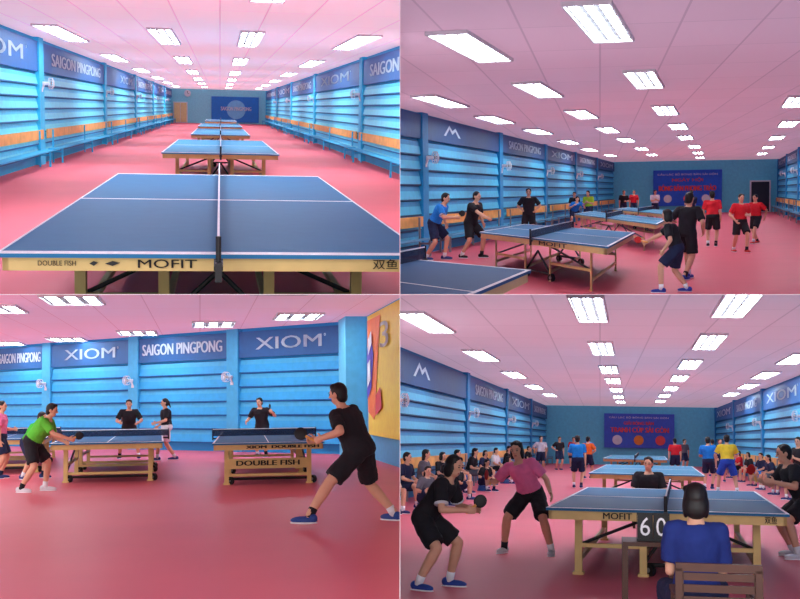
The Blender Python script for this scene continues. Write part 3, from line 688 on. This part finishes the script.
person(D,-1.62,12.1,72,'ready',1.56,BLK,BLK,lod=0,shoe=(40,70,150),fem=True,hair='bob',hip=(0,-.14,.77),lean=36,rh=(-.12,.40,.86),lh=(.2,.36,.86),paddle='r',hyaw=-10,bulk=.9,accent=('white_trim',(230,230,235)),desc='person in black shirt and shorts crouched with a paddle')
person(D,-.96,16.0,-14,'ready',1.66,PNK,BLK,lod=0,shoe=(200,200,205),fem=True,hair='bob',hip=(.04,-.1,.80),lean=28,side=-12,lf=(.36,.0),rf=(-.30,.0),rh=(-.42,.3,.95),lh=(.40,.2,.84),paddle='r',bulk=.96,desc='person in pink shirt and black shorts leaning, arms spread')
person(D,2.54,16.8,-78,'ready',1.72,BLK,BLK,lod=0,shoe=(220,220,225),paddle='r',lean=28,desc='person in black shirt bending forward holding a paddle')
person(D,-.7,38.5,175,'stand',1.66,('bright blue',(30,140,224)),NV,lod=1)
person(D,3.72,37,180,'ready',1.78,YEL,('blue',(40,80,190)),lod=1,lean=8,hip=(0,0,.88),accent=('blue_trim',(40,100,210)))
person(D,3.42,40,160,'stand',1.7,BLUE,NV,lod=1)
person(D,3.1,52,180,'stand',1.66,REDS,NV,lod=2)
person(D,-.5,48,160,'stand',1.66,ORG,NV,lod=2)
person(D,5.0,32,-60,'stand',1.7,BLK,BLK,lod=1)
cols=[BLK,NV,GRY,BLK,REDS,BLK,NV,WHT,BLK,BLUE,BLK,BLK]
for i,y in enumerate((23.5,25.5,27.8,30.5,33,36,39,42.5,46.5,51,56)):
    person(D,-5.41+kD*y+.6,y,60+10*(i%3),'sit',1.5+.06*(i%3),cols[i%12],cols[(i*5+1)%12],lod=1 if i<6 else 2,fem=i%2==0,hair=['bob','short','long'][i%3],extra='on bench')
for i,y in enumerate((24.6,26.7,29.4,34.5,40.5,45)):
    person(D,-5.41+kD*y+1.2,y,50+20*(i%3),'sit',1.45,cols[(i*3+2)%12],NV,lod=1,fem=True,hair=['long','bob','short'][i%3],hip=(0,0,.3),lf=(.16,.36),rf=(-.16,.36),lh=(.13,.3,.45),rh=(-.13,.3,.45),extra='on low stool')
    g=G(); g.cone((0,0,0),(0,0,.14),.17,.13,0,14); g.cone((0,0,.14),(0,0,.155),.15,.15,0,14)
    o=link(D,'stool',g.mesh('stool',[mat('stool_blue',(40,80,150),.4)]),TR(-5.41+kD*y+1.2,y)); tag(o,'low blue plastic stool under a spectator','stool','low plastic stools')
for i,y in enumerate((34,37,40.5,44,48,53,58)):
    person(D,5.04+kD*y-.6,y,-60-8*(i%3),'sit',1.55,cols[(i*5+3)%12],cols[(i*7)%12],lod=1 if i<3 else 2,fem=i%2==1,hair=['short','bob','long'][i%3],extra='on bench')
for i,(x,y) in enumerate(((4.6,48),(4.9,55),(-2.0,60),(-1.4,64),(-.6,66),(4.2,63),(-2.6,54))):
    person(D,x,y,[0,180,30][i%3],'stand',1.66,cols[(i*5+1)%12],NV,lod=2)

# ---------------------------------------------------------------- partitions between the four halls
pm=mat('partition_white',(225,215,218),.8)
def part(name,verts):
    g=G(); g.hexa(verts); o=bpy.data.objects.new(name,g.mesh(name,[pm])); COL.objects.link(o); o['kind']='structure'
t=.0015; k0=(299.5-294.5)/FPX
y0,y1=7.5,140
part('wall_partition_upright',[(-t,y0,CAM.z-y0*.28),(t,y0,CAM.z-y0*.28),(t,y1,CAM.z-y1*.28),(-t,y1,CAM.z-y1*.28),(-t,y0,CAM.z+y0*.28),(t,y0,CAM.z+y0*.28),(t,y1,CAM.z+y1*.28),(-t,y1,CAM.z+y1*.28)])
zz=lambda y:CAM.z+k0*y
part('wall_partition_level',[(-y0*.36,y0,zz(y0)-t),(y0*.36,y0,zz(y0)-t),(y1*.36,y1,zz(y1)-t),(-y1*.36,y1,zz(y1)-t),(-y0*.36,y0,zz(y0)+t),(y0*.36,y0,zz(y0)+t),(y1*.36,y1,zz(y1)+t),(-y1*.36,y1,zz(y1)+t)])

# ---------------------------------------------------------------- fuse bodies / clothes into continuous surfaces
fold=bpy.data.textures.new('cloth_folds','CLOUDS'); fold.noise_scale=.09
for o,v,m in REM:
    md=o.modifiers.new('r','REMESH'); md.mode='VOXEL'; md.voxel_size=v; md.use_smooth_shade=True
    s=o.modifiers.new('s','SMOOTH'); s.factor=.5; s.iterations=2
    if o.name in CLOTH:
        d=o.modifiers.new('d','DISPLACE'); d.texture=fold; d.strength=.022; d.mid_level=.4; d.texture_coords='LOCAL'
bpy.context.view_layer.update()
dg=bpy.context.evaluated_depsgraph_get()
res=[(o,bpy.data.meshes.new_from_object(o.evaluated_get(dg)),m) for o,v,m in REM]
for o,me,m in res:
    o.modifiers.clear(); me.materials.clear(); me.materials.append(m); o.data=me

# ---------------------------------------------------------------- trim each hall where its partition stands
bpy.context.view_layer.update()
nz=Vector((0,-k0,1)).normalized()
for rm in (A,B,C,D):
    for o in list(rm.objs):
        if o.type!='MESH': continue
        mw=o.matrix_world.copy(); inv=mw.inverted(); me=o.data
        pl=[(Vector((rm.sx,0,0)),0.003),(nz*rm.sz,0.003)]
        bb=[mw@Vector(c) for c in o.bound_box]
        need=[(n,e) for n,e in pl if min(n.dot(q-CAM) for q in bb)<e]
        if not need: continue
        bm=bmesh.new(); bm.from_mesh(me)
        for n,e in need:
            co=inv@(CAM+n*e); no=(mw.to_3x3().transposed()@n).normalized()
            bmesh.ops.bisect_plane(bm,geom=bm.verts[:]+bm.edges[:]+bm.faces[:],plane_co=co,plane_no=no,clear_inner=True)
        nm=me.copy(); bm.to_mesh(nm); bm.free(); o.data=nm
def prune(o):
    for c in list(o.children): prune(c)
    if o.type=='MESH' and len(o.data.polygons)==0:
        for c in list(o.children_recursive): bpy.data.objects.remove(c)
        bpy.data.objects.remove(o)
    elif o.type=='EMPTY' and not o.children: bpy.data.objects.remove(o)
for o in [o for o in COL.objects if o.parent is None]: prune(o)

# ---------------------------------------------------------------- added fill sun, world and camera
sd=bpy.data.lights.new('front_fill','SUN'); sd.energy=2.4; sd.angle=math.radians(70); sd.color=(.94,.98,1)  # soft sun added behind the camera to fill the fronts of things
so=bpy.data.objects.new('front_fill',sd); COL.objects.link(so)
so.rotation_euler=Vector((0,1,-.34)).to_track_quat('-Z','Y').to_euler(); so.location=(0,-5,6)
w=bpy.data.worlds.new('world'); sc.world=w; w.use_nodes=True
w.node_tree.nodes['Background'].inputs[0].default_value=(.96,.98,1,1); w.node_tree.nodes['Background'].inputs[1].default_value=1.7
cd=bpy.data.cameras.new('camera'); cd.sensor_width=36; cd.sensor_fit='HORIZONTAL'; cd.lens=FPX*36/800; cd.clip_end=400; cd.clip_start=.1
cam=bpy.data.objects.new('camera',cd); COL.objects.link(cam); cam.location=CAM; cam.rotation_euler=(math.radians(90),0,0); sc.camera=cam
print('OBJ',len(COL.objects))
